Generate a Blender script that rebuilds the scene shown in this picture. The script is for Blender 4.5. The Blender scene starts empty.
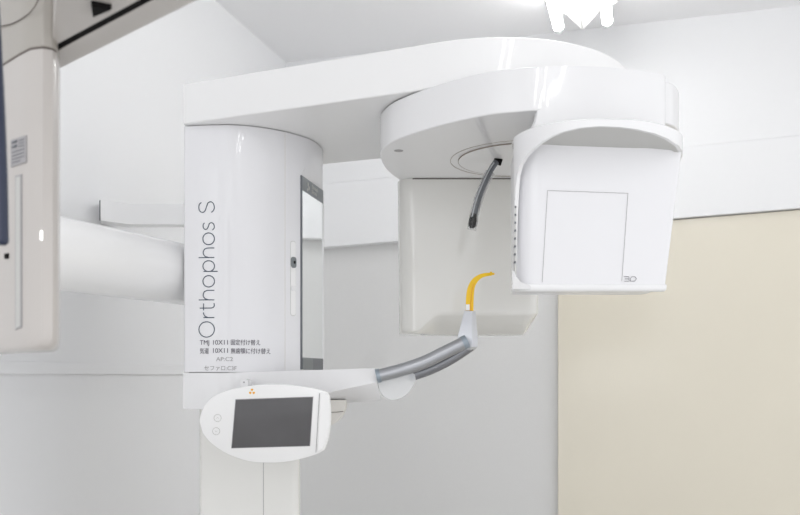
import bpy, bmesh, math
from mathutils import Vector, Matrix

F = 850.0; HZ = 376.0; H = 1.25
sc = bpy.context.scene
COL = sc.collection

def P(px, py, Y):
    return Vector(((px - 400.0) / F * Y, Y, H + (HZ - py) / F * Y))

# ------------------------------------------------------------------ materials
def mat(name, color, rough=0.4, metal=0.0, coat=0.0, noise=0.0, nscale=40, bump=0.0, spec=0.5,
        emit=None, estr=0.0, trans=0.0, alpha=1.0):
    m = bpy.data.materials.new(name); m.use_nodes = True
    nt = m.node_tree; b = nt.nodes['Principled BSDF']
    b.inputs['Base Color'].default_value = (*color, 1)
    b.inputs['Roughness'].default_value = rough
    b.inputs['Metallic'].default_value = metal
    b.inputs['Coat Weight'].default_value = coat
    b.inputs['Coat Roughness'].default_value = 0.05
    b.inputs['Specular IOR Level'].default_value = spec
    b.inputs['Transmission Weight'].default_value = trans
    b.inputs['Alpha'].default_value = alpha
    if emit:
        b.inputs['Emission Color'].default_value = (*emit, 1)
        b.inputs['Emission Strength'].default_value = estr
    if noise or bump:
        tc = nt.nodes.new('ShaderNodeTexCoord')
        n = nt.nodes.new('ShaderNodeTexNoise'); n.inputs['Scale'].default_value = nscale
        n.inputs['Detail'].default_value = 4
        nt.links.new(tc.outputs['Object'], n.inputs['Vector'])
        if noise:
            mr = nt.nodes.new('ShaderNodeMapRange')
            mr.inputs['To Min'].default_value = 1 - noise; mr.inputs['To Max'].default_value = 1 + noise
            nt.links.new(n.outputs['Fac'], mr.inputs['Value'])
            vm = nt.nodes.new('ShaderNodeVectorMath'); vm.operation = 'SCALE'
            vm.inputs[0].default_value = color
            nt.links.new(mr.outputs['Result'], vm.inputs['Scale'])
            nt.links.new(vm.outputs['Vector'], b.inputs['Base Color'])
        if bump:
            bp = nt.nodes.new('ShaderNodeBump'); bp.inputs['Strength'].default_value = bump
            bp.inputs['Distance'].default_value = 0.002
            nt.links.new(n.outputs['Fac'], bp.inputs['Height'])
            nt.links.new(bp.outputs['Normal'], b.inputs['Normal'])
    return m

M = {}
M['white'] = mat('gloss_white_enamel', (0.86, 0.86, 0.87), 0.3, coat=0.6, noise=0.004, nscale=8)
M['arm'] = mat('bright_white_enamel', (0.92, 0.92, 0.92), 0.35, coat=0.5, noise=0.004, nscale=8)
M['lav'] = mat('cool_white_plastic', (0.84, 0.84, 0.862), 0.4, coat=0.5, noise=0.004, nscale=8)
M['warm'] = mat('warm_white_plastic', (0.78, 0.775, 0.745), 0.14, coat=0.5, noise=0.004, nscale=8)
M['beige'] = mat('beige_grey_plastic', (0.40, 0.375, 0.34), 0.3, coat=0.3, noise=0.01, nscale=10)
M['beige2'] = mat('pale_beige_plastic', (0.72, 0.70, 0.66), 0.35, noise=0.01, nscale=10)
M['ceph'] = mat('greyish_beige_gloss', (0.54, 0.51, 0.485), 0.3, coat=0.4, noise=0.01, nscale=10)
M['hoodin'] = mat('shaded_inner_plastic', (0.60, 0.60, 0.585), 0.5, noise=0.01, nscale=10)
M['hairline'] = mat('brown_hairline', (0.34, 0.30, 0.26), 0.6, noise=0.01)
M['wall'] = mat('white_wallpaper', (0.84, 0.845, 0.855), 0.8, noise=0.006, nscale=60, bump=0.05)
M['wall_shaded'] = mat('shade_toned_wallpaper', (0.73, 0.73, 0.725), 0.8, noise=0.012, nscale=90, bump=0.1)  # dimmer light below the soffit is put into this greyer tone
M['ceil'] = mat('ceiling_paint', (0.89, 0.89, 0.90), 0.85, noise=0.006, nscale=60, bump=0.05)
M['floor'] = mat('vinyl_floor', (0.56, 0.55, 0.53), 0.5, noise=0.03, nscale=14)
M['door'] = mat('cream_laminate', (0.745, 0.70, 0.592), 0.22, coat=0.2, noise=0.025, nscale=3)
M['mirror'] = mat('mirror_glass', (0.93, 0.95, 0.95), 0.02, metal=1.0, noise=0.002)
M['slate'] = mat('slate_grey_print', (0.13, 0.14, 0.16), 0.35, noise=0.02)
M['slate2'] = mat('mid_grey_plastic', (0.20, 0.22, 0.23), 0.4, noise=0.02)
M['ink'] = mat('dark_ink', (0.05, 0.075, 0.11), 0.5, noise=0.01)
M['ink2'] = mat('grey_ink', (0.10, 0.09, 0.12), 0.6, noise=0.01)
M['line'] = mat('seam_line_grey', (0.38, 0.37, 0.38), 0.6, noise=0.01)  # plain mid grey for seams, outlines, print and small fittings
M['seam'] = mat('dark_seam_rubber', (0.10, 0.08, 0.07), 0.6, noise=0.01)
M['black'] = mat('black_rubber', (0.008, 0.007, 0.007), 0.8, spec=0.1, noise=0.02)
M['navy'] = mat('navy_plastic', (0.02, 0.028, 0.06), 0.3, noise=0.02)
M['screen'] = mat('dark_lcd_glass', (0.085, 0.083, 0.088), 0.12, coat=0.5, noise=0.25, nscale=9)
M['alu'] = mat('brushed_aluminium', (0.42, 0.43, 0.455), 0.33, metal=0.85, noise=0.02, nscale=60)
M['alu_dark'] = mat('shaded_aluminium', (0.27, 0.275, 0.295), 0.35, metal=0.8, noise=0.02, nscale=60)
M['collar'] = mat('blue_grey_collar', (0.30, 0.35, 0.40), 0.35, metal=0.3, noise=0.02)
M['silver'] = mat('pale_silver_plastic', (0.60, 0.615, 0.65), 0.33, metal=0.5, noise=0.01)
M['yellow'] = mat('yellow_plastic', (0.95, 0.60, 0.003), 0.35, coat=0.2, noise=0.02)
M['orange'] = mat('orange_print', (0.9, 0.45, 0.02), 0.5, noise=0.02)
M['clear'] = mat('clear_sleeve', (0.9, 0.92, 0.93), 0.08, trans=0.9, alpha=0.45, noise=0.002)
M['smoke'] = mat('frosted_clear_plastic', (0.86, 0.87, 0.88), 0.2, coat=0.3, alpha=0.6, noise=0.01)
M['tube'] = mat('lit_tube', (1, 1, 1), 0.3, emit=(1, 1, 1), estr=12.5, noise=0.001)
M['cap'] = mat('lamp_end_plastic', (0.85, 0.87, 0.87), 0.15, coat=0.5, noise=0.01)
M['led'] = mat('led_white', (1, 1, 1), 0.3, emit=(1, 1, 1), estr=1.5, noise=0.001)
M['label'] = mat('label_print', (0.55, 0.55, 0.53), 0.5, noise=0.02)

# ------------------------------------------------------------------ helpers
def finish(bm, name, m, parent=None, angle=35, bevel=0, seg=3):
    bmesh.ops.remove_doubles(bm, verts=bm.verts, dist=1e-6)
    bmesh.ops.recalc_face_normals(bm, faces=bm.faces)
    me = bpy.data.meshes.new(name); bm.to_mesh(me); bm.free()
    me.materials.append(M[m] if isinstance(m, str) else m)
    for p in me.polygons: p.use_smooth = True
    me.set_sharp_from_angle(angle=math.radians(angle))
    o = bpy.data.objects.new(name, me); COL.objects.link(o)
    if parent is not None:
        o.parent = parent
        # parents sit at their own base: keep mesh in world coordinates
        off = world_off(parent)
        me.transform(Matrix.Translation(-off))
    if bevel:
        b = o.modifiers.new('Bevel', 'BEVEL'); b.width = bevel; b.segments = seg
        b.limit_method = 'ANGLE'; b.angle_limit = math.radians(35); b.harden_normals = True
    return o

def world_off(o):
    v = Vector((0, 0, 0))
    while o is not None:
        v += o.location; o = o.parent
    return v

def thing(name, label, cat, loc=(0, 0, 0), group=None):
    o = bpy.data.objects.new(name, None); COL.objects.link(o)
    o.empty_display_size = 0.1
    o.location = loc; o['label'] = label; o['category'] = cat
    if group: o['group'] = group
    return o

def struct(o, label=None, cat=None):
    o['kind'] = 'structure'
    if label: o['label'] = label
    if cat: o['category'] = cat
    return o

def cat_rom(pts, n=8, closed=False):
    out = []; N = len(pts); V = [Vector(p) for p in pts]
    rng = N if closed else N - 1
    for i in range(rng):
        if closed:
            a, b, c, d = V[(i-1) % N], V[i], V[(i+1) % N], V[(i+2) % N]
        else:
            a, b, c, d = V[max(i-1, 0)], V[i], V[i+1], V[min(i+2, N-1)]
        for k in range(n):
            t = k / n
            out.append(0.5*((2*b)+(c-a)*t+(2*a-5*b+4*c-d)*t*t+(3*b-a-3*c+d)*t**3))
    if not closed: out.append(V[-1])
    return out

def loft(bm, rings, caps=True, closed=True):
    R = [[bm.verts.new(p) for p in r] for r in rings]
    n = len(R[0])
    for a, b in zip(R[:-1], R[1:]):
        for i in range(n if closed else n - 1):
            j = (i + 1) % n
            bm.faces.new((a[i], a[j], b[j], b[i]))
    if caps:
        bm.faces.new(R[0][::-1]); bm.faces.new(R[-1])
    return bm

def prism_bm(bm, plan, z0, z1):
    return loft(bm, [[(p[0], p[1], z0) for p in plan], [(p[0], p[1], z1) for p in plan]])

def prism(name, plan, z0, z1, m, parent=None, bevel=0, angle=35):
    return finish(prism_bm(bmesh.new(), plan, z0, z1), name, m, parent, angle, bevel)

def extrude_poly(bm, pts, vec):
    vec = Vector(vec)
    return loft(bm, [[Vector(p) for p in pts], [Vector(p) + vec for p in pts]])

def box(bm, lo, hi):
    plan = [(lo[0], lo[1]), (hi[0], lo[1]), (hi[0], hi[1]), (lo[0], hi[1])]
    return prism_bm(bm, plan, lo[2], hi[2])

def tube_bm(bm, pts, r, n=16, flat=1.0, caps=True):
    pts = [Vector(p) for p in pts]; N = len(pts)
    rs = r if isinstance(r, (list, tuple)) else [r]*N
    rings = []; up = None
    for i, p in enumerate(pts):
        t = (pts[min(i+1, N-1)] - pts[max(i-1, 0)]).normalized()
        if up is None:
            ref = Vector((0, 1, 0)) if abs(t.y) < 0.9 else Vector((0, 0, 1))
            up = (ref - t*ref.dot(t)).normalized()
        else:
            up = (up - t*up.dot(t)).normalized()
        s = t.cross(up)
        rings.append([p + (up*math.cos(a)*flat + s*math.sin(a))*rs[i]
                      for a in [2*math.pi*k/n for k in range(n)]])
    return loft(bm, rings, caps)

def tube(name, pts, r, m, parent=None, n=20, flat=1.0, bevel=0):
    return finish(tube_bm(bmesh.new(), pts, r, n, flat), name, m, parent, 50, bevel)

def arc(cx, cy, r, a0, a1, n=32):
    return [(cx + r*math.cos(math.radians(a0+(a1-a0)*k/n)), cy + r*math.sin(math.radians(a0+(a1-a0)*k/n))) for k in range(n+1)]

def round_poly(pts, rad, n=6):
    out = []; N = len(pts)
    for i in range(N):
        a, b, c = (Vector((*q[:2], 0)) for q in (pts[i-1], pts[i], pts[(i+1) % N]))
        r = rad[i] if isinstance(rad, (list, tuple)) else rad
        if r <= 0: out.append((b.x, b.y)); continue
        r1 = min(r, (a-b).length*0.48, (c-b).length*0.48)
        p0 = b + (a-b).normalized()*r1; p1 = b + (c-b).normalized()*r1
        for k in range(n+1):
            t = k/n
            q = p0*(1-t)**2 + b*2*t*(1-t) + p1*t*t
            out.append((q.x, q.y))
    return out

def text_bm(body, size, loc, warp=None, offset=0.0, rot=None, xfit=None):
    cu = bpy.data.curves.new('t', 'FONT'); cu.body = body; cu.size = size; cu.offset = offset
    cu.extrude = 0.0003
    ob = bpy.data.objects.new('t', cu); COL.objects.link(ob)
    bpy.context.view_layer.update()
    dg = bpy.context.evaluated_depsgraph_get()
    me = bpy.data.meshes.new_from_object(ob.evaluated_get(dg))
    bm = bmesh.new(); bm.from_mesh(me)
    bpy.data.objects.remove(ob); bpy.data.meshes.remove(me); bpy.data.curves.remove(cu)
    if xfit and bm.verts:
        x0 = min(v.co.x for v in bm.verts); x1 = max(v.co.x for v in bm.verts)
        s = xfit / max(x1-x0, 1e-6)
        for v in bm.verts: v.co.x = (v.co.x-x0)*s
    mt = Matrix.Translation(loc) @ (rot if rot else Matrix.Rotation(math.radians(90), 4, 'X'))
    bm.transform(mt)
    if warp:
        for v in bm.verts: v.co.y += warp(v.co.x)
    return bm

def merge(bms):
    out = bmesh.new()
    for b in bms:
        me = bpy.data.meshes.new('x'); b.to_mesh(me); b.free(); out.from_mesh(me); bpy.data.meshes.remove(me)
    return out

# ------------------------------------------------------------------ room
CEIL = H + 1.35
C0 = Vector((-0.479, 3.70, 0)); BD = Vector((1, -0.288, 0)); LD = Vector((-0.288, -1, 0))
BN = Vector((-0.288, -1, 0)).normalized()      # into the room from the back wall
LN = Vector((1, -0.288, 0)).normalized()       # into the room from the left wall
def B(t, d=0.0, z=0.0): return C0 + BD*t + BN*d + Vector((0, 0, z))
def L(t, d=0.0, z=0.0): return C0 + LD*t + LN*d + Vector((0, 0, z))
def wall_y(px):      # back wall parameter t for a screen column
    k = (px-400)/F
    return (C0.x - k*C0.y) / (k*BD.y - BD.x)

bm = bmesh.new()
loft(bm, [[B(-0.1, 0, 0), B(3.4, 0, 0), B(3.4, -0.1, 0), B(-0.1, -0.1, 0)],
          [B(-0.1, 0, CEIL), B(3.4, 0, CEIL), B(3.4, -0.1, CEIL), B(-0.1, -0.1, CEIL)]])
struct(finish(bm, 'wall_back', 'wall_shaded'), 'back wall below the white soffit, its shade coloured in as pale grey', 'wall')
bm = bmesh.new()
loft(bm, [[L(0, 0, 0), L(0, -0.1, 0), L(4.4, -0.1, 0), L(4.4, 0, 0)],
          [L(0, 0, CEIL), L(0, -0.1, CEIL), L(4.4, -0.1, CEIL), L(4.4, 0, CEIL)]])
struct(finish(bm, 'wall_left', 'wall'), 'white left wall behind the x-ray column', 'wall')
bm = bmesh.new()
q = [B(-0.1, -0.1), B(3.4, -0.1), B(3.4, -0.1)+Vector((-1.27, -4.4, 0)), L(4.4, -0.1)]
loft(bm, [[p + Vector((0, 0, -0.05)) for p in q], [p for p in q]])
struct(finish(bm, 'floor', 'floor'), 'grey vinyl floor', 'floor')
bm = bmesh.new()
loft(bm, [[p + Vector((0, 0, CEIL)) for p in q], [p + Vector((0, 0, CEIL+0.05)) for p in q]])
struct(finish(bm, 'ceiling', 'ceil'), 'white ceiling', 'ceiling')

# soffit: a white panel across the back wall, bottom edge rising a little to the right
def on_back(px, py, d):
    k = (px-400)/F; o = C0 + BN*d
    t = (o.x - k*o.y) / (k*BD.y - BD.x); p = o + BD*t
    return Vector((p.x, p.y, H + (HZ-py)/F*p.y)), t
pL, tL = on_back(323, 247.3, 0.05); pR, tR = on_back(675, 218.3, 0.05)
uL, t1 = on_back(325, 184, 0.05); uR, t2 = on_back(685, 147, 0.05)
sl = (pR.z-pL.z)/(tR-tL); su = (uR.z-uL.z)/(t2-t1)
def sz(t): return pL.z + sl*(t-tL)
def suz(t): return uL.z + su*(t-t1)
bm = bmesh.new()
loft(bm, [[B(t, 0.0, sz(t)), B(t, 0.05, sz(t)), B(t, 0.05, suz(t)), B(t, 0.0, suz(t))] for t in (0.0, 3.4)])
struct(finish(bm, 'trim_1', 'wall', bevel=0.002), 'white soffit panel running across the back wall', 'soffit')
# upper wall lining above it
bm = bmesh.new()
loft(bm, [[B(t, 0.0, suz(t)+0.002), B(t, 0.043, suz(t)+0.002), B(t, 0.043, CEIL), B(t, 0.0, CEIL)] for t in (0.0, 3.4)])
struct(finish(bm, 'trim_2', 'wall'), 'white upper wall lining between soffit and ceiling', 'wall lining')
# rail strip along the left wall
bm = bmesh.new()
loft(bm, [[L(t, 0.0, H+0.005), L(t, 0.006, H+0.005), L(t, 0.006, H+0.036), L(t, 0.0, H+0.036)] for t in (0.0, 4.2)])
struct(finish(bm, 'trim_3', 'wall', bevel=0.001), 'flat white rail strip along the left wall', 'trim')
# cream sliding door
dt0 = on_back(558, 300, 0.03)[1]
bm = bmesh.new()
loft(bm, [[B(t, 0.002, 0.005), B(t, 0.032, 0.005), B(t, 0.032, sz(t)-0.003), B(t, 0.002, sz(t)-0.003)] for t in (dt0, 3.3)])
struct(finish(bm, 'door_1', 'door', bevel=0.002), 'cream laminate sliding door panel under the soffit', 'door')

# ------------------------------------------------------------------ panoramic x-ray machine
X = thing('panoramic_xray_machine',
          'white panoramic dental x-ray machine with grey lettering on its column, standing by the left wall',
          'x-ray machine', (-0.35, 2.2, 0))

# column carriage
cf = cat_rom([(-0.508, 2.010, 0), (-0.47, 2.004, 0), (-0.43, 2.001, 0), (-0.393, 2.0, 0), (-0.339, 2.016, 0), (-0.278, 2.057, 0),
              (-0.225, 2.122, 0), (-0.2025, 2.207, 0), (-0.210, 2.30, 0), (-0.225, 2.38, 0)], 8)
cf = [(p.x, p.y) for p in cf]
def face_y(x):
    for a, b in zip(cf[:-1], cf[1:]):
        if a[0] <= x <= b[0]: return a[1]+(b[1]-a[1])*(x-a[0])/(b[0]-a[0])
    return 2.0
colplan = [(-0.5115, 2.014)] + cf + [(-0.25, 2.42), (-0.46, 2.42), (-0.500, 2.39)]
ZC0, ZC1 = H + 0.0095, H + 0.5903
# vertical seam on the curved face
sx = (284.5-400)/F
def on_face(px):      # plan point of the column face seen at screen column px
    k = (px-400)/F; best = None
    for a, b in zip(cf[:-1], cf[1:]):
        fa, fb = a[0]-k*a[1], b[0]-k*b[1]
        if fa <= 0 <= fb:
            t = -fa/(fb-fa); return (a[0]+(b[0]-a[0])*t, a[1]+(b[1]-a[1])*t)
    return cf[-1]
ZM0, ZM1 = H+0.016, H+0.494; ZH = H+0.565
m1 = Vector((*on_face(301.0), 0)); mdir = Vector((math.cos(math.radians(78)), math.sin(math.radians(78)), 0))
kk = (322.6-400)/F; m2 = m1 + mdir*((kk*m1.y-m1.x)/(mdir.x-kk*mdir.y))
cut = [p for p in colplan if p[0] < m1.x-0.001 and p[1] < 2.3] + [(m1.x, m1.y), (m2.x, m2.y), (m2.x-0.02, 2.38)] + colplan[-3:]
cb = bmesh.new()
prism_bm(cb, colplan, ZH, ZC1); prism_bm(cb, cut, ZC0, ZH)
rows = []
for k in range(17):
    a = k/16; q = m1.lerp(m2, a); fx = on_face(301.0+21.6*a)
    zz = ZM1 + (ZH-0.008-ZM1)*math.sin(math.pi/2*a)**0.8
    rows.append([Vector((q.x, q.y, ZM1)), Vector((fx[0], fx[1], zz)), Vector((fx[0], fx[1], ZH)), Vector((q.x-0.002, q.y, ZH))])
loft(cb, rows)
carriage = finish(cb, 'column_carriage', 'lav', X, 25)
sp = on_face(285)
bm = bmesh.new(); box(bm, (sp[0]-0.0006, sp[1]-0.0006, ZC0+.002), (sp[0]+0.0006, sp[1]+0.002, ZC1-.002))
finish(bm, 'panel_seam', 'beige2', carriage)

# mirror recess on the right flank
md = (m2-m1).normalized(); mn = Vector((md.y, -md.x, 0))
def mq(a, b, z0a, z1a, off, th):
    p0 = m1 + (m2-m1)*a + mn*off; p1 = m1 + (m2-m1)*b + mn*off
    bm = bmesh.new()
    loft(bm, [[p0-mn*th+Vector((0,0,z0a)), p1-mn*th+Vector((0,0,z0a)), p1+Vector((0,0,z0a)), p0+Vector((0,0,z0a))],
              [p0-mn*th+Vector((0,0,z1a)), p1-mn*th+Vector((0,0,z1a)), p1+Vector((0,0,z1a)), p0+Vector((0,0,z1a))]])
    return bm
mirror = finish(mq(0.0, 1.0, ZM0, ZM1, 0.0020, 0.0018), 'mirror', 'mirror', carriage)
finish(mq(-0.012, 0.015, ZM0, ZM1, 0.0030, 0.008), 'mirror_edge', 'slate', carriage)
finish(mq(0.0, 1.0, ZM1-0.035, ZM1, 0.0026, 0.0008), 'mirror_header', 'slate2', carriage)
finish(mq(0.0, 1.0, ZM0, ZM0+0.030, 0.0028, 0.0008), 'mirror_footer', 'slate', carriage)
finish(mq(0.0, 0.45, ZM0+0.001, ZM0+0.029, 0.0055, 0.003), 'footer_block', 'slate2', carriage, bevel=0.001)
finish(mq(0.975, 1.0, ZM0, ZM1, 0.0045, 0.006), 'mirror_frame', 'white', carriage, bevel=0.001)
# small logo on mirror header
ang = math.atan2(md.y, md.x)
rotm = Matrix.Rotation(ang, 4, 'Z') @ Matrix.Rotation(math.radians(90), 4, 'X')
lp = m1 + (m2-m1)*0.44 + mn*0.0030
b1 = text_bm('Dentsply', 0.013, lp + Vector((0, 0, ZM1-0.015)), rot=rotm, xfit=0.052)
b2 = text_bm('Sirona', 0.013, lp + Vector((0, 0, ZM1-0.027)), rot=rotm, xfit=0.040)
bl = bmesh.new()
for (a, zz, r) in ((0.26, -0.012, 0.0048), (0.30, -0.020, 0.0052), (0.24, -0.0265, 0.004)):
    c = m1 + (m2-m1)*a + mn*0.0032 + Vector((0, 0, ZM1+zz))
    tube_bm(bl, [c - mn*0.0004, c + mn*0.0004], r, 12)
finish(merge([b1, b2, bl]), 'logo', 'label', carriage)

# slider slot and button
def slot(px, y0, y1, w, off, name, m, th=0.0015, par=carriage, bev=0.0):
    c = on_face(px); a = on_face(px-3); b = on_face(px+3)
    d = Vector((b[0]-a[0], b[1]-a[1], 0)).normalized(); n = Vector((d.y, -d.x, 0))
    z0 = H+(HZ-y1)/F*c[1]; z1 = H+(HZ-y0)/F*c[1]
    o = Vector((c[0], c[1], 0)) + n*off
    pl = round_poly([(-w, z0), (w, z0), (w, z1), (-w, z1)], w*0.95)
    bm = bmesh.new()
    loft(bm, [[o + d*p[0] + Vector((0, 0, p[1])) - n*th for p in pl], [o + d*p[0] + Vector((0, 0, p[1])) for p in pl]])
    return finish(bm, name, m, par, bevel=bev)
slot(293, 241, 316, 0.0082, 0.0008, 'slider_slot', 'hoodin')
slot(293, 241.6, 315.4, 0.0075, 0.0012, 'slider_groove', 'arm')
slot(293, 257, 268, 0.0078, 0.0045, 'slider_button', 'slate2', 0.004, bev=0.001)
slot(293.5, 261, 264, 0.003, 0.005, 'button_mark', 'black', 0.001)
slot(293, 286, 291, 0.0075, 0.0030, 'slider_stop', 'white', 0.003, bev=0.001)

# big lettering as thin strokes: local pixel coordinates
def elli(cx, cy, rx, ry, a0=0, a1=360, n=28):
    return [(cx+rx*math.cos(math.radians(a0+(a1-a0)*k/n)), cy+ry*math.sin(math.radians(a0+(a1-a0)*k/n))) for k in range(n+1)]
def sp2(pts, n=7): return [(p.x, p.y) for p in cat_rom([(a, b, 0) for a, b in pts], n)]
ST = []
ST.append(elli(206.4, 329.4, 7.9, 7.7))                                             # O
ST.append([(203.2, 317.5), (214.2, 317.5)]); ST.append(sp2([(207.5, 317.3), (205, 316.2), (203.5, 314.2), (203.2, 312.4)]))   # r
ST.append(sp2([(199.4, 308), (206, 308), (211.5, 307.9), (213.8, 306.6), (214.2, 304.6), (213.8, 303.2)])); ST.append([(203.3, 310.3), (203.3, 303.4)])
def hh(y):
    ST.append([(198.3, y), (214.2, y)])
    ST.append(sp2([(208, y-0.2), (205, y-1.2), (203.2, y-3.4), (203, y-5.8), (204.2, y-8.2), (206.6, y-9.3), (209, y-9.5), (214.2, y-9.5)]))
hh(299.8)
ST.append(elli(208.5, 281.2, 5.9, 5.7))                                             # o
ST.append([(203.2, 271.3), (217.6, 271.3)]); ST.append(elli(208.5, 266.0, 5.9, 5.4))     # p
hh(257.4)
ST.append(elli(208.4, 238.7, 5.9, 5.9))                                             # o
ST.append(sp2([(212.3, 229.9), (213.8, 228.4), (214.2, 226.2), (213.2, 223.6), (211.2, 222.6), (209.2, 223.6), (208.2, 226.2), (207, 228.6), (205, 229.2), (203.3, 227.8), (202.8, 225.6), (203.3, 223.6), (204.3, 222.8)]))
ST.append(sp2([(211.2, 212.2), (213.4, 210.2), (214.2, 207.2), (213.2, 203.4), (210.6, 201.6), (207.8, 202.8), (206.4, 206.2), (204.6, 210.8), (202, 212.2), (199.2, 210.4), (198.4, 207), (199, 204), (201, 202.2)]))
for group_ in (ST[:-1], ST[-1:]):
    bm = bmesh.new()
    for s in group_:
        pts = []
        for (x, y) in s:
            p = P(x, y, 2.0); p.y = face_y(p.x) - 0.0004; pts.append(p)
        tube_bm(bm, pts, 0.00125, 6, flat=0.5)
    finish(bm, 'lettering', 'ink', carriage, 60)

def small(body, px0, px1, pyb, size):
    p = P(px0, pyb, 2.0)
    return text_bm(body, size, (p.x, 0, p.z), warp=lambda x: face_y(x)-0.0006, xfit=(px1-px0)/F*2.0, offset=0.0)
bms = [small('TMJ', 199.5, 209, 344.6, 0.0155), small('10X11', 213, 228, 344.6, 0.0155), small('固定付け替え', 231, 259, 344.6, 0.0145),
       small('気道', 199.5, 208.6, 353.2, 0.0145), small('10X11', 213, 228, 352.8, 0.0155), small('無歯顎に付け替え', 231, 268.5, 353.2, 0.0145)]
finish(merge(bms), 'instruction_text', 'ink2', carriage)
bms = [small('AP:C2', 216, 233, 361, 0.0135), small('セファロ:C3F', 204, 236.5, 370.2, 0.0135)]
finish(merge(bms), 'code_text', 'line', carriage)

# thin shadow core between carriage, arm and shelf
core = [(-0.49, 2.03)] + [(x-0.0 if x < -0.4 else x-0.012, y+0.012) for x, y in cf[2:-6]] + [(-0.25, 2.36), (-0.47, 2.36)]
prism('neck_seam', core, ZC1-0.002, H+0.595, 'seam', X)
prism('waist_seam', core, H+0.004, ZC0+0.002, 'hoodin', X)

# top arm
a_end = [(p[0], p[1]) for p in arc(0.209, 2.058, 0.338, -112.6, 133, 72)]
arm_plan = [(-0.5105, 1.998)] + a_end + [(-0.43, 2.465), (-0.47, 2.45), (-0.50, 2.41)]
top_arm = prism('top_arm', arm_plan, H+0.592, H+0.687, 'arm', X, bevel=0.004, angle=25)

# rotating unit (ring body)
ringpts = [(0.06, 2.28), (0.029, 2.231), (-0.005, 2.179), (-0.034, 2.075), (-0.046, 1.951), (-0.032, 1.87), (0.005, 1.80), (0.09, 1.706), (0.169, 1.646), (0.225, 1.626), (0.264, 1.6185),
           (0.345, 1.617), (0.413, 1.626), (0.480, 1.647), (0.508, 1.658)]
ringpts2 = [(0.517, 1.668), (0.519, 1.690)]
ringpts3 = [(0.527, 1.697), (0.553, 1.718), (0.582, 1.772), (0.600, 1.86), (0.59, 2.0), (0.55, 2.18), (0.47, 2.36), (0.36, 2.45), (0.14, 2.45), (0.09, 2.39)]
rp = [(p.x, p.y) for p in cat_rom([(*p, 0) for p in ringpts], 8)] + ringpts2 + [(p.x, p.y) for p in cat_rom([(*p, 0) for p in ringpts3], 8)]
rot_unit = prism('rotating_unit', rp, H+0.505, H+0.5895, 'white', X, bevel=0.0035, angle=25)
# hub rings on the underside
def flat_ring(bm, c, r0, r1, z0, z1, n=72, ex=1.0):
    rr = []
    for (r, z) in ((r0, z0), (r1, z0), (r1, z1), (r0, z1)):
        rr.append((r, z))
    rings = []
    for k in range(n+1):
        a = 2*math.pi*k/n
        rings.append([Vector((c[0]+r*math.cos(a), c[1]+r*math.sin(a), z)) for r, z in rr])
    return loft(bm, rings, caps=False)
hc = (0.285, 1.985)
hub = finish(flat_ring(bmesh.new(), hc, 0.0, 0.148, H+0.5025, H+0.506), 'hub_disc', 'white', rot_unit, 30)
finish(flat_ring(bmesh.new(), hc, 0.1478, 0.1489, H+0.5022, H+0.506), 'hub_seam', 'hairline', rot_unit, 30)
finish(flat_ring(bmesh.new(), hc, 0.1665, 0.1675, H+0.5042, H+0.506), 'outer_hub_seam', 'hairline', rot_unit, 30)
c = P(398, 151, 1.90); c = Vector((-0.003, 1.905, H+0.5045))
bm = bmesh.new(); tube_bm(bm, [c, c+Vector((0, 0, 0.002))], 0.0105, 24); finish(bm, 'screw_cover', 'line', rot_unit)

# neck down to the detector
def ringz(pts, z): return [(x, y, z) for x, y in pts]
nt_ = cat_rom([(0.262, 1.66, 0), (0.2622, 1.626, 0), (0.2640, 1.6195, 0), (0.29, 1.6165, 0), (0.345, 1.6145, 0), (0.413, 1.623, 0), (0.480, 1.644, 0), (0.515, 1.661, 0), (0.5225, 1.690, 0), (0.515, 1.80, 0), (0.40, 1.86, 0), (0.29, 1.80, 0)], 6, True)
nb_ = cat_rom([(0.222, 1.69, 0), (0.228, 1.655, 0), (0.238, 1.638, 0), (0.28, 1.618, 0), (0.345, 1.6145, 0), (0.413, 1.623, 0), (0.480, 1.644, 0), (0.515, 1.661, 0), (0.5225, 1.690, 0), (0.515, 1.80, 0), (0.40, 1.86, 0), (0.26, 1.80, 0)], 6, True)
rings = [[(a.x, a.y, H+0.5885) for a in nt_], [(a.x, a.y, H+0.585) for a in nt_]]
for k in range(9):
    t = k/8; s = 1-math.sqrt(max(0, 1-t*t))
    rings.append([(a.x+(b.x-a.x)*s, a.y+(b.y-a.y)*s, H+0.508-0.048*t) for a, b in zip(nt_, nb_)])
finish(loft(bmesh.new(), rings), 'detector_neck', 'white', rot_unit, 40)
prism('detector_seam', [(p[0]*0.98+0.0074, p[1]+0.004) for p in [(q.x, q.y) for q in nb_]], H+0.455, H+0.4605, 'seam', rot_unit)

# ---- detector head
shp = cat_rom([(0.236, 1.80, 0), (0.230, 1.72, 0), (0.2235, 1.665, 0), (0.217, 1.615, 0), (0.236, 1.562, 0), (0.275, 1.524, 0), (0.33, 1.503, 0), (0.398, 1.503, 0), (0.452, 1.520, 0),
               (0.495, 1.552, 0), (0.528, 1.592, 0), (0.546, 1.650, 0), (0.554, 1.72, 0), (0.545, 1.80, 0)], 10)
def px_of(p): return 400 + F*p.x/p.y
def interp(tab, x):
    if x <= tab[0][0]: return tab[0][1]
    for (a, b), (c, d) in zip(tab[:-1], tab[1:]):
        if a <= x <= c: return b+(d-b)*(x-a)/(c-a)
    return tab[-1][1]
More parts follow.
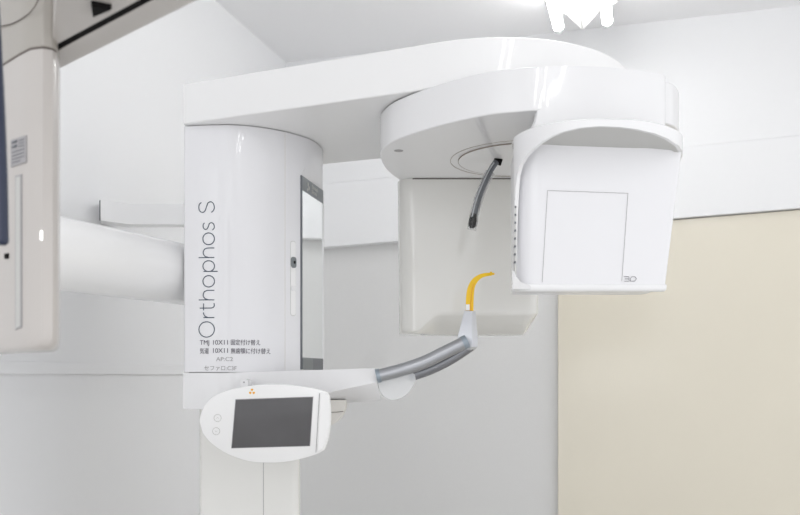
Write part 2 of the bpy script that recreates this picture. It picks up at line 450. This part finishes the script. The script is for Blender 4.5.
# lower edge of the hood by screen column for the near side
low = [(511.5, 290), (513.2, 262), (514.3, 215), (515.5, 190), (517, 176), (519.5, 166), (525, 157), (532, 149.5), (541, 142.5), (551, 136.5), (562, 131.8), (580, 127.6),
       (600, 126), (620, 126.8), (637, 129), (655, 133.2), (668, 138.5), (679, 146), (684, 154), (690, 154)]
topz = H+0.456
n0 = len(shp)
imin = min(range(n0), key=lambda i: px_of(shp[i]))     # left silhouette
imax = max(range(n0), key=lambda i: px_of(shp[i]))
lowz = []
for i, p in enumerate(shp):
    if i < imin: z = H+0.156
    elif i > imax: z = H+(HZ-154)/F*shp[imax].y
    else: z = H+(HZ-interp(low, px_of(p)))/F*p.y
    lowz.append(max(z, H+0.156))
# add denser sampling near the left where the edge drops
bm = bmesh.new(); outer = []; inner = []
th = 0.007; ctr = Vector((0.385, 1.72, 0))
for i, p in enumerate(shp):
    a = shp[max(i-1, 0)]; b = shp[min(i+1, n0-1)]
    t = (b-a).normalized(); n = Vector((t.y, -t.x, 0))
    if n.dot(p-ctr) < 0: n = -n
    q = p - n*th
    taper = 0.0
    outer.append((p, n)); inner.append(q)
rows = []
for i, p in enumerate(shp):
    zt, zl = topz, lowz[i]; q = inner[i]
    zs = [zt - (zt-zl)*k/6 for k in range(7)]
    row = [Vector((q.x, q.y, z)) for z in reversed(zs)] + [Vector((p.x-(p.x-q.x)*.6, p.y-(p.y-q.y)*.6, zt))] + [Vector((p.x, p.y, z-(0.003 if k == 0 else 0))) for k, z in enumerate(zs)]
    rows.append(row)
loft(bm, rows, caps=True)
detector = finish(bm, 'detector_head', 'white', X, 40)
# hood ceiling (seen from below; its shade put into a greyer plastic)
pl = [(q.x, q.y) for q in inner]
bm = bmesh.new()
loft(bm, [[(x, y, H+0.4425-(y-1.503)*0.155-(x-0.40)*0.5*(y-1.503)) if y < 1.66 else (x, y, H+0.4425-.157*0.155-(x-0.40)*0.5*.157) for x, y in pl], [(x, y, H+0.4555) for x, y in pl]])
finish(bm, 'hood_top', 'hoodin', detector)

# detector body with leaning front panel
Yt, Yb = 1.598, 1.640
def dplan(z, inset=0.0):
    t = (H+0.436 - z)/(0.436-0.158)          # 0 top, 1 bottom
    xl = 0.2225 - 0.0005*t + inset; xr = 0.5325 - 0.0215*t - inset
    yf = Yt + (Yb-Yt)*t + inset; yb = 1.82 - 0.02*t
    return round_poly([(xl, yf), (xr, yf), (xr+0.004, yb), (xl+0.012, yb)], [0.05, 0.008, 0.03, 0.03], 8)
zs = [H+0.444, H+0.30, H+0.172]
body = finish(loft(bmesh.new(), [ringz(dplan(z), z) for z in zs]), 'detector_body', 'lav', detector, 30)
# bottom tray
def tplan(z, e=0.0):
    t = (H+0.436 - z)/(0.436-0.158)
    xl = 0.2160 - e; xr = 0.5325 - 0.0215*t + 0.0015 + e; yf = Yt + (Yb-Yt)*t - 0.004 - e
    return round_poly([(xl, yf+0.01), (xl+0.02, yf), (xr, yf), (xr+0.004, 1.81), (xl+0.02, 1.81)], [0.006, 0.01, 0.004, 0.03, 0.03], 6)
tr = [(H+0.1765, -0.0015), (H+0.1745, 0.0), (H+0.1665, 0.0), (H+0.1632, -0.002), (H+0.162, -0.006)]
finish(loft(bmesh.new(), [[(x, y, z+(y-1.636)*0.125) for x, y, z in ringz(tplan(z, e), z)] for z, e in tr]), 'bottom_tray', 'white', detector, 50)
# corner fillet joining the hood's left wall and the tray
bm = bmesh.new()
w0 = [P(512.2, 270, 1.606), P(514.8, 272, 1.606), P(516, 276.5, 1.61), P(521, 282.0, 1.615), P(530, 285.6, 1.622), P(530, 289, 1.625), P(512.5, 289, 1.62)]
extrude_poly(bm, w0, (0.006, 0.03, 0)); finish(bm, 'corner_fillet', 'white', detector, 40)
# vents
bm = bmesh.new()
pa_ = P(514.6, 180, 1.613); pb_ = P(516.2, 276, 1.613)
box(bm, (pa_.x, 1.612, pb_.z), (pb_.x, 1.63, pa_.z)); finish(bm, 'vent_gap', 'hoodin', detector)
bm = bmesh.new()
for k in range(9):
    y0 = 199 + k*7.9
    p = P(515.6 - k*0.06, y0, 1.611)
    box(bm, (p.x-0.0016, p.y-0.001, p.z-0.0019), (p.x+0.0014, p.y+0.01, p.z+0.0019))
finish(bm, 'vent_slots', 'slate', detector)
# outlined hatch and logo on the front panel
def ypan(z): 
    t = (H+0.436 - z)/(0.436-0.158); return Yt + (Yb-Yt)*t
def onp(px, py, off=0.0005):
    Y = Yt
    for _ in range(6):
        z = H+(HZ-py)/F*Y; Y = ypan(z)-off
    return P(px, py, Y)
bm = bmesh.new()
for a, b in (((542.2, 282), (547.5, 190.5)), ((547.5, 190.5), (628, 193.3)), ((628, 193.3), (621.8, 281))):
    tube_bm(bm, [onp(*a), onp(*b)], 0.00045, 6)
finish(bm, 'hatch_outline', 'line', detector)
bm = bmesh.new()
for s in ([(624, 276.6), (629, 276.6), (629, 281.2), (624, 281.2)], [(624.8, 278.9), (629, 278.9)],
          [(630.4, 281.2), (630.4, 278.2), (632, 276.6), (635, 276.8), (636.4, 278.8), (634.6, 281.2), (630.4, 281.2)]):
    tube_bm(bm, [onp(*q) for q in s], 0.0005, 6)
finish(bm, 'emblem', 'ink2', detector)

# ---- x-ray tube head at the back
def smooth(a, b, x):
    t = min(1, max(0, (x-a)/(b-a))); return t*t*(3-2*t)
rings = []
xs = [-0.006, -0.005, -0.002, 0.002, 0.008, 0.016, 0.026, 0.036, 0.046, 0.056, 0.066, 0.078, 0.092, 0.108, 0.13, 0.17, 0.22, 0.27, 0.30, 0.32, 0.335, 0.345, 0.352, 0.358, 0.361, 0.362]
for x in xs:
    yf = 2.172
    if x < 0.034: yf += 0.048*(1-math.sqrt(max(0, 1-((0.034-x)/0.040)**2)))
    if x > 0.335: yf += 0.03*(1-math.sqrt(max(0, 1-((x-0.335)/0.027)**2)))
    c_ = smooth(0.030, 0.105, x)
    zb_ = H+0.1085 + 0.036*smooth(0.332, 0.362, x)
    h = max(0.003, 0.046*c_ - (zb_-H-0.1085)*0.8); dd = 0.004 + 0.082*c_
    pr = [(yf, H+0.5055), (yf, H+0.35), (yf, zb_+h+0.012), (yf+0.0008, zb_+h+0.004), (yf+0.004, zb_+h-0.001*c_), (yf+dd*0.5, zb_+h*0.5), (yf+dd*0.95, zb_+h*0.06), (yf+dd+0.004, zb_), (2.40, zb_+0.004), (2.42, zb_+0.03), (2.42, H+0.5055)]
    tl = 0.004*(1-smooth(0.0, 0.1, x)); tr_ = -0.006*smooth(0.25, 0.36, x)
    rings.append([Vector((x + (tl+tr_)*min(1, max(0, (H+0.5055-z)/0.4)), y, z)) for y, z in pr])
tubehead = finish(loft(bmesh.new(), rings), 'xray_tube_head', 'warm', X, 32)
# lower seam line of the head
pts = [P(x, y, 2.18) for x, y in sp2([(411, 184), (416, 181), (425, 179), (447, 178), (470, 177.6), (500, 178.3), (512, 178.6)], 6)]
bm = bmesh.new(); tube_bm(bm, [Vector((p.x, 2.1712 if p.x > 0.033 else p.y, H+0.5038)) for p in pts], 0.0013, 6)
finish(bm, 'head_seam', 'seam', tubehead)

# ---- temple rest hanging from the hub
rest = finish(tube_bm(bmesh.new(), [P(496, 161.5, 1.975), P(500.5, 156, 1.975)], [0.0145, 0.008], 16), 'temple_rest', 'black', X)
pts = [(v.x, v.y) for v in cat_rom([(498.5, 159, 0), (492, 168, 0), (485, 182, 0), (479, 197, 0), (475, 211, 0), (472.8, 222, 0)], 6)]
finish(tube_bm(bmesh.new(), [P(x, y, 1.97) for x, y in pts], 0.0072, 14, flat=0.7), 'rest_rod', 'slate', rest)
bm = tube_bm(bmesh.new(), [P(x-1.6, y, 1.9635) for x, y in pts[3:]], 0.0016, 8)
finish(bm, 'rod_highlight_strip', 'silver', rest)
bm = tube_bm(bmesh.new(), [P(474.0, 214, 1.97), P(472.8, 220, 1.969), P(472.2, 225.5, 1.969), P(472.0, 228.5, 1.97)], [0.006, 0.0092, 0.0085, 0.004], 14)
finish(bm, 'rest_tip', 'black', rest)
bm = tube_bm(bmesh.new(), [P(x+0.4, y, 1.97) for x, y in pts[8:]] + [P(471.6, 229.5, 1.97)], 0.0115, 14)
finish(bm, 'clear_sleeve', 'clear', rest)

# ---- shelf / mount under the carriage
sf = [(x, y-0.004) for x, y in cf[:-16]]
shelf_plan = [(-0.5135, 2.008)] + [(x-(0.0), y) for x, y in sf] + [(-0.20, 2.30), (-0.24, 2.42), (-0.47, 2.42)]
sp_ = bmesh.new(); prism_bm(sp_, shelf_plan, H-0.0785, H+0.0078)
shelf = finish(sp_, 'lower_shelf', 'white', X, 25, bevel=0.0025)
# horizontal support arm running to the right
secs = []
for (px, yt, yfb, ybb, Yf, Yk) in ((222, 372.6, 408.6, 409, 2.001, 2.10), (262, 371.7, 408.4, 409, 1.992, 2.09), (300, 370.6, 402.5, 408.5, 1.970, 2.07), (322, 369.8, 394.5, 406, 1.950, 2.055), (348, 369, 388.5, 402.5, 1.93, 2.02),
                                   (365, 368.6, 384.8, 401, 1.92, 1.99), (377, 368.4, 382.2, 400, 1.915, 1.97)):
    a = P(px-1.5, yt, Yf); b = P(px, yfb, Yf-0.003); c_ = P(px+4, ybb, Yk-0.02); d = P(px+1, ybb, Yk); e = P(px, yt, Yk)
    e.z = a.z
    secs.append([a, a.lerp(b, .5)+Vector((0, -0.001, 0)), b, b.lerp(c_, .5)+Vector((0, -0.003, -0.001)), c_, d, e])
support = finish(loft(bmesh.new(), secs), 'support_arm', 'white', X, 25, bevel=0.0015)
# frosted end cap
cp = sp2([(377.5, 380), (378.5, 388), (382, 395), (388, 399.4), (394, 400.2), (401, 398.4), (408, 393.5), (413.5, 386), (416, 379.5)], 5)
pl = [P(x, y, 1.925) for x, y in cp] + [P(415, 374, 1.925), P(400, 366.5, 1.925), P(378.5, 372, 1.925)]
bm = bmesh.new(); extrude_poly(bm, pl, (0, 0.045, 0)); finish(bm, 'end_cap', 'smoke', X, 30, bevel=0.003)
# round joint behind the control panel
bm = bmesh.new()
j = [(315, 400), (315, 427)] + sp2([(331, 425.5), (338, 421), (343.5, 413), (346, 404), (346, 400)], 5)
extrude_poly(bm, [P(x, y, 1.97) for x, y in j], (0, 0.07, 0))
joint = finish(bm, 'swivel_joint', 'beige2', X, 30, bevel=0.002)
bm = tube_bm(bmesh.new(), [P(329, 412.4, 1.9685), P(338, 412, 1.9685), P(343.5, 411.3, 1.9685)], 0.0007, 6); finish(bm, 'joint_seam', 'seam', joint)

# ---- bite arm tubes
t1p = cat_rom([P(379, 375.6, 1.905), P(400, 370.3, 1.905), P(423, 362.6, 1.91), P(446, 351.6, 1.915), P(465.5, 342, 1.918)], 6)
bite = tube('bite_arm_tube', t1p, 0.0145, 'alu', X, 24)
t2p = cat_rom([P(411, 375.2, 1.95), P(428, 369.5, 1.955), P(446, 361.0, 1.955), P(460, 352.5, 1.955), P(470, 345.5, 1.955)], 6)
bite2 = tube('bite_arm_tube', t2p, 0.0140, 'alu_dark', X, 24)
d = (t1p[1]-t1p[0]).normalized()
tube('collar', [t1p[0]-d*0.006, t1p[0]+d*0.003], 0.0158, 'collar', bite, 24)
d = (t2p[1]-t2p[0]).normalized()
tube('collar', [t2p[0]-d*0.006, t2p[0]+d*0.004], 0.0150, 'collar', bite2, 24)
d = (t1p[-1]-t1p[-2]).normalized()
tube('collar', [t1p[-1]-d*0.008, t1p[-1]+d*0.004], 0.0156, 'collar', bite, 24)
# bite block holder: tapered box with a rounded foot
bm = bmesh.new()
def hs(y, xl, xm, xr, Yf):
    a = P(xl, y, Yf); b = P(xm, y, Yf-0.004); c_ = P(xr, y, Yf+0.012); d_ = P(xr-2, y, Yf+0.035); e = P(xl+1, y, Yf+0.03)
    for v in (b, c_, d_, e): v.z = a.z
    return [tuple(v) for v in (a, b, c_, d_, e)]
hold = finish(loft(bm, [hs(*a) for a in ((310.8, 464.2, 471.8, 475.8, 1.945), (322, 461.4, 471.9, 476.6, 1.94), (334, 458.2, 472.2, 477.6, 1.935), (342, 456.8, 472.4, 478.2, 1.935),
                 (347, 459, 471.5, 477.4, 1.938), (350.3, 464, 470, 474, 1.945))]), 'bite_block_holder', 'silver', X, 30, bevel=0.0012)
# yellow bite block: a slotted stem that bends to the right
ctr_ = sp2([(469.6, 311), (469.8, 300), (470.3, 293), (471.6, 286.5), (474.6, 281), (479.2, 277), (484, 275), (491, 274)], 6)
wd = [3.9, 3.9, 3.8, 3.4, 3.0, 2.3, 1.9, 1.5]
bm = bmesh.new(); rings = []
for i, (x, y) in enumerate(ctr_):
    a = ctr_[max(i-1, 0)]; b = ctr_[min(i+1, len(ctr_)-1)]
    dx, dy = b[0]-a[0], b[1]-a[1]; L_ = math.hypot(dx, dy); nx, ny = -dy/L_, dx/L_
    u = i/(len(ctr_)-1)*(len(wd)-1); k = min(int(u), len(wd)-2); w = wd[k]+(wd[k+1]-wd[k])*(u-k)
    rings.append([P(x+nx*w, y+ny*w, 1.953), P(x+nx*w, y+ny*w, 1.967), P(x-nx*w, y-ny*w, 1.967), P(x-nx*w, y-ny*w, 1.953)])
loft(bm, rings)
BB = thing('bite_block', 'yellow curved plastic bite block standing in the silver holder of the bite arm', 'bite block', tuple(P(470, 311, 1.96)))
finish(bm, 'stem', 'yellow', BB, 30, bevel=0.0008)
bm = bmesh.new()
tube_bm(bm, [P(490.6, 275.6, 1.96), P(491.2, 271.8, 1.96)], 0.0026, 8); tube_bm(bm, [P(490, 274, 1.96), P(494.4, 273.8, 1.96)], 0.0024, 8)
finish(bm, 'bite_tip', 'yellow', BB)
bm = bmesh.new(); a = P(466, 310.4, 1.9505); b = P(469.6, 304.4, 1.9505)
box(bm, (a.x, 1.9505, a.z), (b.x, 1.955, b.z)); finish(bm, 'white_tag', 'arm', BB)
rib = [P(x+1.3, y, 1.9515) for x, y in ctr_[:22]]
finish(tube_bm(bmesh.new(), rib, 0.0012, 6), 'raised_rib', 'orange', BB)

# ---- control panel
YP = 1.83
outl = sp2([(199, 421.7), (200.6, 413), (206, 403), (214, 396), (229, 389.7), (250, 385.7), (268, 384.3), (289, 384.8), (308, 387), (320, 389.6), (327, 391.8)], 5) + \
       sp2([(329.6, 396), (330.8, 408), (330.6, 424), (328.4, 439), (324.5, 450)], 4) + \
       sp2([(319, 453.4), (308, 457.2), (289, 461.6), (268, 463), (247, 461), (226, 453.5), (210, 442.6), (202, 432.6)], 5)
def tilt(x, y): return YP + (330-x)*0.0002 + (y-420)*0.0004      # a slight lean
def OP(x, y, off=0.0): 
    v = P(x, y, tilt(x, y)); v.y -= off; return v
cx0, cy0 = 266, 423
rings = []
for (s, off) in ((0.90, -0.030), (0.985, -0.022), (1.0, -0.014), (1.0, -0.004), (0.992, -0.001), (0.975, 0.0)):
    rings.append([OP(cx0+(x-cx0)*s, cy0+(y-cy0)*s, off) for x, y in outl])
panel = finish(loft(bmesh.new(), rings), 'control_panel', 'arm', X, 35)
def quad_plate(pts, off, th, name, m, par=panel, bev=0.0):
    bm = bmesh.new()
    loft(bm, [[OP(x, y, off-th) for x, y in pts], [OP(x, y, off) for x, y in pts]])
    return finish(bm, name, m, par, bevel=bev)
quad_plate([(231.2, 448.4), (235.4, 399.2), (313.4, 396.6), (310.2, 446.2)], 0.0006, 0.002, 'screen_bezel', 'line')
quad_plate([(231.9, 447.9), (236.0, 399.9), (312.8, 397.2), (309.6, 445.7)], 0.0012, 0.002, 'screen', 'screen')
quad_plate([(319.2, 393.2), (319.8, 393.3), (316.2, 452.4), (315.6, 452.4)], 0.0006, 0.002, 'panel_seam', 'line')
# raised grip at the right
gp = [(320.4, 392.2)] + sp2([(326.4, 393.2), (329, 399), (329.8, 410), (329.4, 424), (327, 438), (323.2, 449)], 4) + [(317.4, 451.6)]
quad_plate(gp, 0.0035, 0.006, 'grip', 'arm', bev=0.0015)
for (x, y) in ((217.6, 418), (216.2, 431.2)):
    bm = bmesh.new()
    tube_bm(bm, [OP(x+3.6*math.cos(t*math.pi/12), y+3.6*math.sin(t*math.pi/12), 0.0004) for t in range(25)], 0.00055, 6)
    k = -1 if y < 425 else 1
    tube_bm(bm, [OP(x-1.1, y-k*0.5, 0.0004), OP(x, y+k*0.9, 0.0004), OP(x+1.1, y-k*0.5, 0.0004)], 0.0004, 6)
    finish(bm, 'touch_button', 'label', panel)
bm = bmesh.new()
for a in (90, 210, 330):
    w = []
    for r_, da in ((0.9, -28), (3.0, -30), (3.2, 0), (3.0, 30), (0.9, 28)):
        t = math.radians(a+180+da); w.append((252+r_*math.cos(t), 391.8-r_*math.sin(t)*-1))
    loft(bm, [[OP(x, y, -0.001) for x, y in w], [OP(x, y, 0.0006) for x, y in w]])
finish(bm, 'radiation_symbol', 'orange', panel)
# small lock knob above the panel
c = P(244.2, 383.6, 1.93)
knob = finish(tube_bm(bmesh.new(), [c, c+Vector((0, 0.05, 0))], 0.0105, 24), 'lock_knob', 'white', X, bevel=0.001)
bm = bmesh.new(); tube_bm(bm, [c+Vector((-0.001, -0.0006, 0.003)), c+Vector((0, 0.001, 0.003))], 0.0018, 10); finish(bm, 'knob_screw', 'line', knob)
# bracket carrying the panel
bm = bmesh.new(); box(bm, (P(262, 0, 1.86).x, 1.855, H-0.155), (P(300, 0, 1.86).x, 2.02, H-0.06)); finish(bm, 'panel_bracket', 'white', X, bevel=0.004)

# ---- fixed pillar
plp = round_poly([(P(198.5, 0, 2.06).x, 2.06), (P(300.5, 0, 2.06).x, 2.06), (-0.288, 2.40), (-0.47, 2.40)], [0.012, 0.03, 0.02, 0.02], 6)
pillar = prism('base_pillar', plp, 0.03, H-0.0785, 'warm', X, angle=30)
x = P(263.5, 0, 2.06).x
bm = bmesh.new(); box(bm, (x-0.0007, 2.0594, 0.04), (x+0.0007, 2.063, H-0.08)); finish(bm, 'pillar_seam', 'line', pillar)
prism('base_plate', round_poly([(-0.56, 1.98), (-0.16, 1.98), (-0.16, 2.46), (-0.56, 2.46)], 0.03), 0.0, 0.03, 'white', X, bevel=0.003)

# ---- cephalometric arm: big tube passing left of the column
c1 = P(186, 275, 2.16); c0 = P(60, 254, 1.76)
r1 = 30/F*2.16; dirv = (c0-c1).normalized()
pa = [c1 - dirv*0.10, c1 - dirv*0.0, c1 + dirv*0.012, c1 + (c0-c1)*0.5, c0, c0 + dirv*0.25]
ceph = tube('cephalometric_arm', pa, [r1*0.80, r1*0.965, r1, r1*1.0, r1*1.0, r1*1.0], 'arm', X, 48)
# wall bracket bar
yb_ = 2.36
pts = [(P(100.5, 0, 2.36).x, 2.36), (P(130, 0, 2.41).x, 2.42), (P(190, 0, 2.42).x, 2.42), (P(225, 0, 2.42).x, 2.42), (P(225, 0, 2.47).x, 2.47), (P(128, 0, 2.47).x, 2.47), (P(101, 0, 2.41).x, 2.41)]
# reach the wall: the left wall passes x = -0.479-(3.7-Y)*0.288
zb1 = H + (HZ-199.5)/F*2.36; zb0 = H + (HZ-220.5)/F*2.36
brk = prism('wall_bracket', pts, zb0, zb1, 'arm', X, angle=50)
w = P(100.6, 0, 2.37).x; 
bm = bmesh.new(); box(bm, (w-0.0015, 2.365, zb0+.001), (w+0.0005, 2.405, zb1-0.001)); finish(bm, 'bracket_end', 'slate', brk)

# ------------------------------------------------------------------ cephalometric unit in the left foreground
CU = thing('cephalometric_unit', 'beige-grey upright x-ray sensor unit with overhead beam, blurred at the left foreground edge',
           'x-ray sensor', (-0.47, 1.08, H+0.03))
hp = [(-0.60, 1.16), (-0.54, 1.083), (-0.486, 1.033), (-0.445, 0.994), (-0.424, 0.976), (-0.408, 0.971), (-0.399, 0.976), (-0.397, 0.984), (-0.4165, 1.042), (-0.430, 1.06), (-0.47, 1.10), (-0.56, 1.19)]
bm = bmesh.new(); rings = []
cc = (-0.47, 1.06)
for (z, s) in ((0.030, 0.84), (0.032, 0.92), (0.037, 0.97), (0.045, 0.993), (0.055, 1.0), (0.3715, 1.0), (0.3745, 0.992)):
    rings.append([(cc[0]+(x-cc[0])*s, cc[1]+(y-cc[1])*s, H+z) for x, y in hp])
head = finish(loft(bm, rings), 'sensor_head', 'ceph', CU, 40)
prism('head_gap', [(cc[0]+(x-cc[0])*.98, cc[1]+(y-cc[1])*.98) for x, y in hp], H+0.373, H+0.378, 'seam', CU)
upper = prism('upper_housing', hp, H+0.377, H+0.55, 'beige', CU, bevel=0.002, angle=30)
fa = Vector((-0.54, 1.083, 0)); fb = Vector((-0.424, 0.976, 0)); fd = (fb-fa).normalized(); fn = Vector((fd.y, -fd.x, 0))
def onf(px, py, off=0.0):
    k = (px-400)/F; t = (k*fa.y-fa.x)/(fd.x-k*fd.y); p = fa+fd*t
    p = Vector((p.x, p.y, H+(HZ-py)/F*p.y)); return p + fn*off
bm = tube_bm(bmesh.new(), [onf(x, y, 0.002) for x, y in sp2([(-6, 28.5), (0, 27), (14, 24), (28, 16), (36, 8), (40, 0), (43, -10)], 5)], 0.0006, 6)
finish(bm, 'housing_seam', 'seam', upper)
def fplate(pts, off, th, name, m, bev=0):
    bm = bmesh.new(); off += 0.0016; loft(bm, [[onf(x, y, off-th-0.002) for x, y in pts], [onf(x, y, off) for x, y in pts]])
    return finish(bm, name, m, head, bevel=bev)
fplate([(17.0, 176), (23, 174.5), (23, 327.5), (17.0, 330)], 0.0006, 0.002, 'inset_strip', 'line')
fplate([(18.0, 178), (22.3, 176.5), (22.3, 326), (18.0, 328.5)], 0.0010, 0.002, 'inset_window', 'label')
fplate([(12.5, 140.5), (27.5, 135.5), (27.5, 162.5), (12.5, 167.5)], 0.0006, 0.001, 'rating_sticker', 'line')
bm = bmesh.new()
for (a, b, r_) in (((14.5, 143), (19, 141.6), .0014), ((14.5, 147.5), (19, 146), .0014), ((21, 141), (26, 139.5), .0005), ((21, 144), (26, 142.5), .0005), ((21, 147), (26, 145.5), .0005),
               ((14, 153), (26, 149.3), .0005), ((14, 156.5), (26, 152.8), .0005), ((14, 160), (26, 156.3), .0005), ((14, 163.5), (22, 161), .0005)):
    tube_bm(bm, [onf(*a, 0.0024), onf(*b, 0.0024)], r_, 6)
finish(bm, 'sticker_print', 'slate', head)
fplate([(6, 254), (9.4, 253.4), (9.4, 258.6), (6, 259)], 0.0006, 0.002, 'square_socket', 'black')
p = P(41.5, 0, 0.969)
bm = tube_bm(bmesh.new(), [P(41.5, 231, 0.9715), P(41.5, 240, 0.9715)], 0.0014, 8); finish(bm, 'indicator_light', 'led', head)
# overhead beam: two slabs parted by a dark gap, underside shade put into their beige
zb = H+0.387
L1a, L1b = Vector((-0.409, 1.005, 0)), Vector((-0.2625, 0.875, 0)); e1 = (L1b-L1a).normalized(); nb = Vector((-e1.y, e1.x, 0))
def slab(o0, o1, t0, t1, z0, z1, name, m, par=CU, bev=0.001):
    q = [L1a+e1*t0+nb*o0, L1a+e1*t1+nb*o0, L1a+e1*t1+nb*o1, L1a+e1*t0+nb*o1]
    return prism(name, [(v.x, v.y) for v in q], z0, z1, m, par, bevel=bev)
slab(0.006, 0.036, -0.09, 0.62, zb, zb+0.07, 'beam_side', 'ceph')
bq = [L1a+e1*0.002-nb*0.0035, Vector((-0.352, 0.870, 0)), L1a+e1*0.62-nb*0.20, L1a+e1*0.62-nb*0.0035]
beam = prism('overhead_beam', [(v.x, v.y) for v in bq], zb, zb+0.07, 'ceph', CU, bevel=0.001)
slab(-0.0045, 0.007, -0.03, 0.62, zb+0.001, zb+0.06, 'beam_gap', 'black', bev=0)
bm = bmesh.new()
a, b, c_, d_ = P(93, 15, 0.905), P(97, 13.5, 0.90), P(112, 3.5, 0.885), P(91, -4, 0.875)
loft(bm, [[(v.x, v.y, zb-0.006) for v in (a, b, c_, d_)], [(v.x, v.y, zb+0.002) for v in (a, b, c_, d_)]])
finish(bm, 'black_clip', 'black', beam, bevel=0.001)
# dark ear rod hanging at the frame edge
bm = tube_bm(bmesh.new(), cat_rom([P(-10, -40, 0.84), P(-6, 30, 0.84), P(-2.2, 100, 0.84), (P(0.8, 180, 0.84)), P(1.8, 232, 0.84), P(2.2, 240, 0.84), P(2.2, 246, 0.84)], 5)[:-1], 
             [0.0065]*26 + [0.0062, 0.0058, 0.0046, 0.003], 14)
finish(bm, 'ear_rod', 'navy', CU, 50)
bm = tube_bm(bmesh.new(), [P(-10, -40, 0.84), P(-10, -70, 0.92), P(0, -70, 1.02)], 0.008, 12); finish(bm, 'ear_rod_holder', 'navy', CU, 50)

# ------------------------------------------------------------------ fluorescent light
FL = thing('fluorescent_light', 'white twin-tube fluorescent light on the ceiling above the machine', 'ceiling light', (0.62, 2.7, CEIL))
ax = Vector((-0.288, -1, 0)).normalized(); sd = Vector((1, -0.288, 0)).normalized()
E = Vector((0.652, 3.03, 0))     # far end of the fixture axis
LN_ = 1.25
prof = [(-0.135, CEIL), (-0.120, CEIL-0.035), (-0.06, CEIL-0.055), (0.0, CEIL-0.118), (0.06, CEIL-0.055), (0.120, CEIL-0.035), (0.135, CEIL)]
bm = bmesh.new()
loft(bm, [[E+ax*t+sd*x+Vector((0, 0, z if s == 0 else CEIL-(CEIL-z)*s)) for x, z in prof] for t, s in ((-0.0, 0), (LN_, 0))])
finish(bm, 'housing', 'hoodin', FL, 30, bevel=0.003)
for s in (-1, 1):
    a = E + sd*0.085*s + Vector((0, 0, CEIL-0.098)) - ax*(0.008)
    lamp = tube('lamp_tube', [a+ax*0.02, a+ax*(LN_-0.02)], 0.0185, 'tube', FL, 20)
    tube('end_cap', [a-ax*0.012, a-ax*0.008, a+ax*0.022], [0.010, 0.019, 0.020], 'cap', lamp, 20)
    tube('end_cap', [a+ax*(LN_-0.022), a+ax*(LN_+0.01)], 0.0175, 'cap', lamp, 20)
    b_ = bmesh.new()
    h0 = a+ax*0.005; box(b_, (-0.012, -0.012, 0), (0.012, 0.012, 0.055))
    b_.transform(Matrix.Translation(h0)); finish(b_, 'lamp_holder', 'cap', lamp)
bm = bmesh.new()
for s in (-1, 1):
    c = E + sd*0.012*s + Vector((0, 0, CEIL-0.068)) - ax*0.001
    tube_bm(bm, [c, c+ax*0.004], 0.005, 10)
finish(bm, 'screw', 'label', FL)

# ------------------------------------------------------------------ lights, world, camera
def area(name, loc, target, size, power, color=(1, 1, 1), sy=None):
    l = bpy.data.lights.new(name, 'AREA'); l.energy = power; l.color = color; l.size = size
    if sy: l.shape = 'RECTANGLE'; l.size_y = sy
    o = bpy.data.objects.new(name, l); COL.objects.link(o); o.location = loc
    o.rotation_euler = (Vector(target)-Vector(loc)).to_track_quat('-Z', 'Y').to_euler()
    return o
for k in (-1, 1):      # twin tubes of the second ceiling fitting, behind the viewpoint
    o = area('ceiling_tube_light', (0, 0, 1), (0, 0, 0), 0.035, 3.4, (1, 0.995, 0.985), 1.3)
    o.location = (0.40+0.085*k, -0.25-0.02*k, CEIL-0.06); o.rotation_euler = (0, 0, -math.atan2(0.288, 1))
area('fill_light', (-0.9, -1.3, 1.8), (0.1, 2.0, 1.6), 1.4, 7, (0.97, 0.98, 1.0))  # unseen fill added to brighten the machine's left side, no real window

w = bpy.data.worlds.new('room_ambient'); sc.world = w; w.use_nodes = True
bg = w.node_tree.nodes['Background']; bg.inputs[0].default_value = (0.98, 0.985, 1.0, 1); bg.inputs[1].default_value = 1.13

cam = bpy.data.cameras.new('camera'); co = bpy.data.objects.new('camera', cam); COL.objects.link(co)
co.location = (0, 0, H); co.rotation_euler = (math.radians(90), 0, 0)
cam.sensor_width = 36; cam.lens = F/800*36; cam.shift_y = (HZ-257.5)/800
cam.dof.use_dof = True; cam.dof.focus_distance = 1.9; cam.dof.aperture_fstop = 6.3
cam.clip_start = 0.05
sc.camera = co
sc.view_settings.view_transform = 'Standard'
sc.view_settings.look = 'None'
sc.view_settings.exposure = 0.13
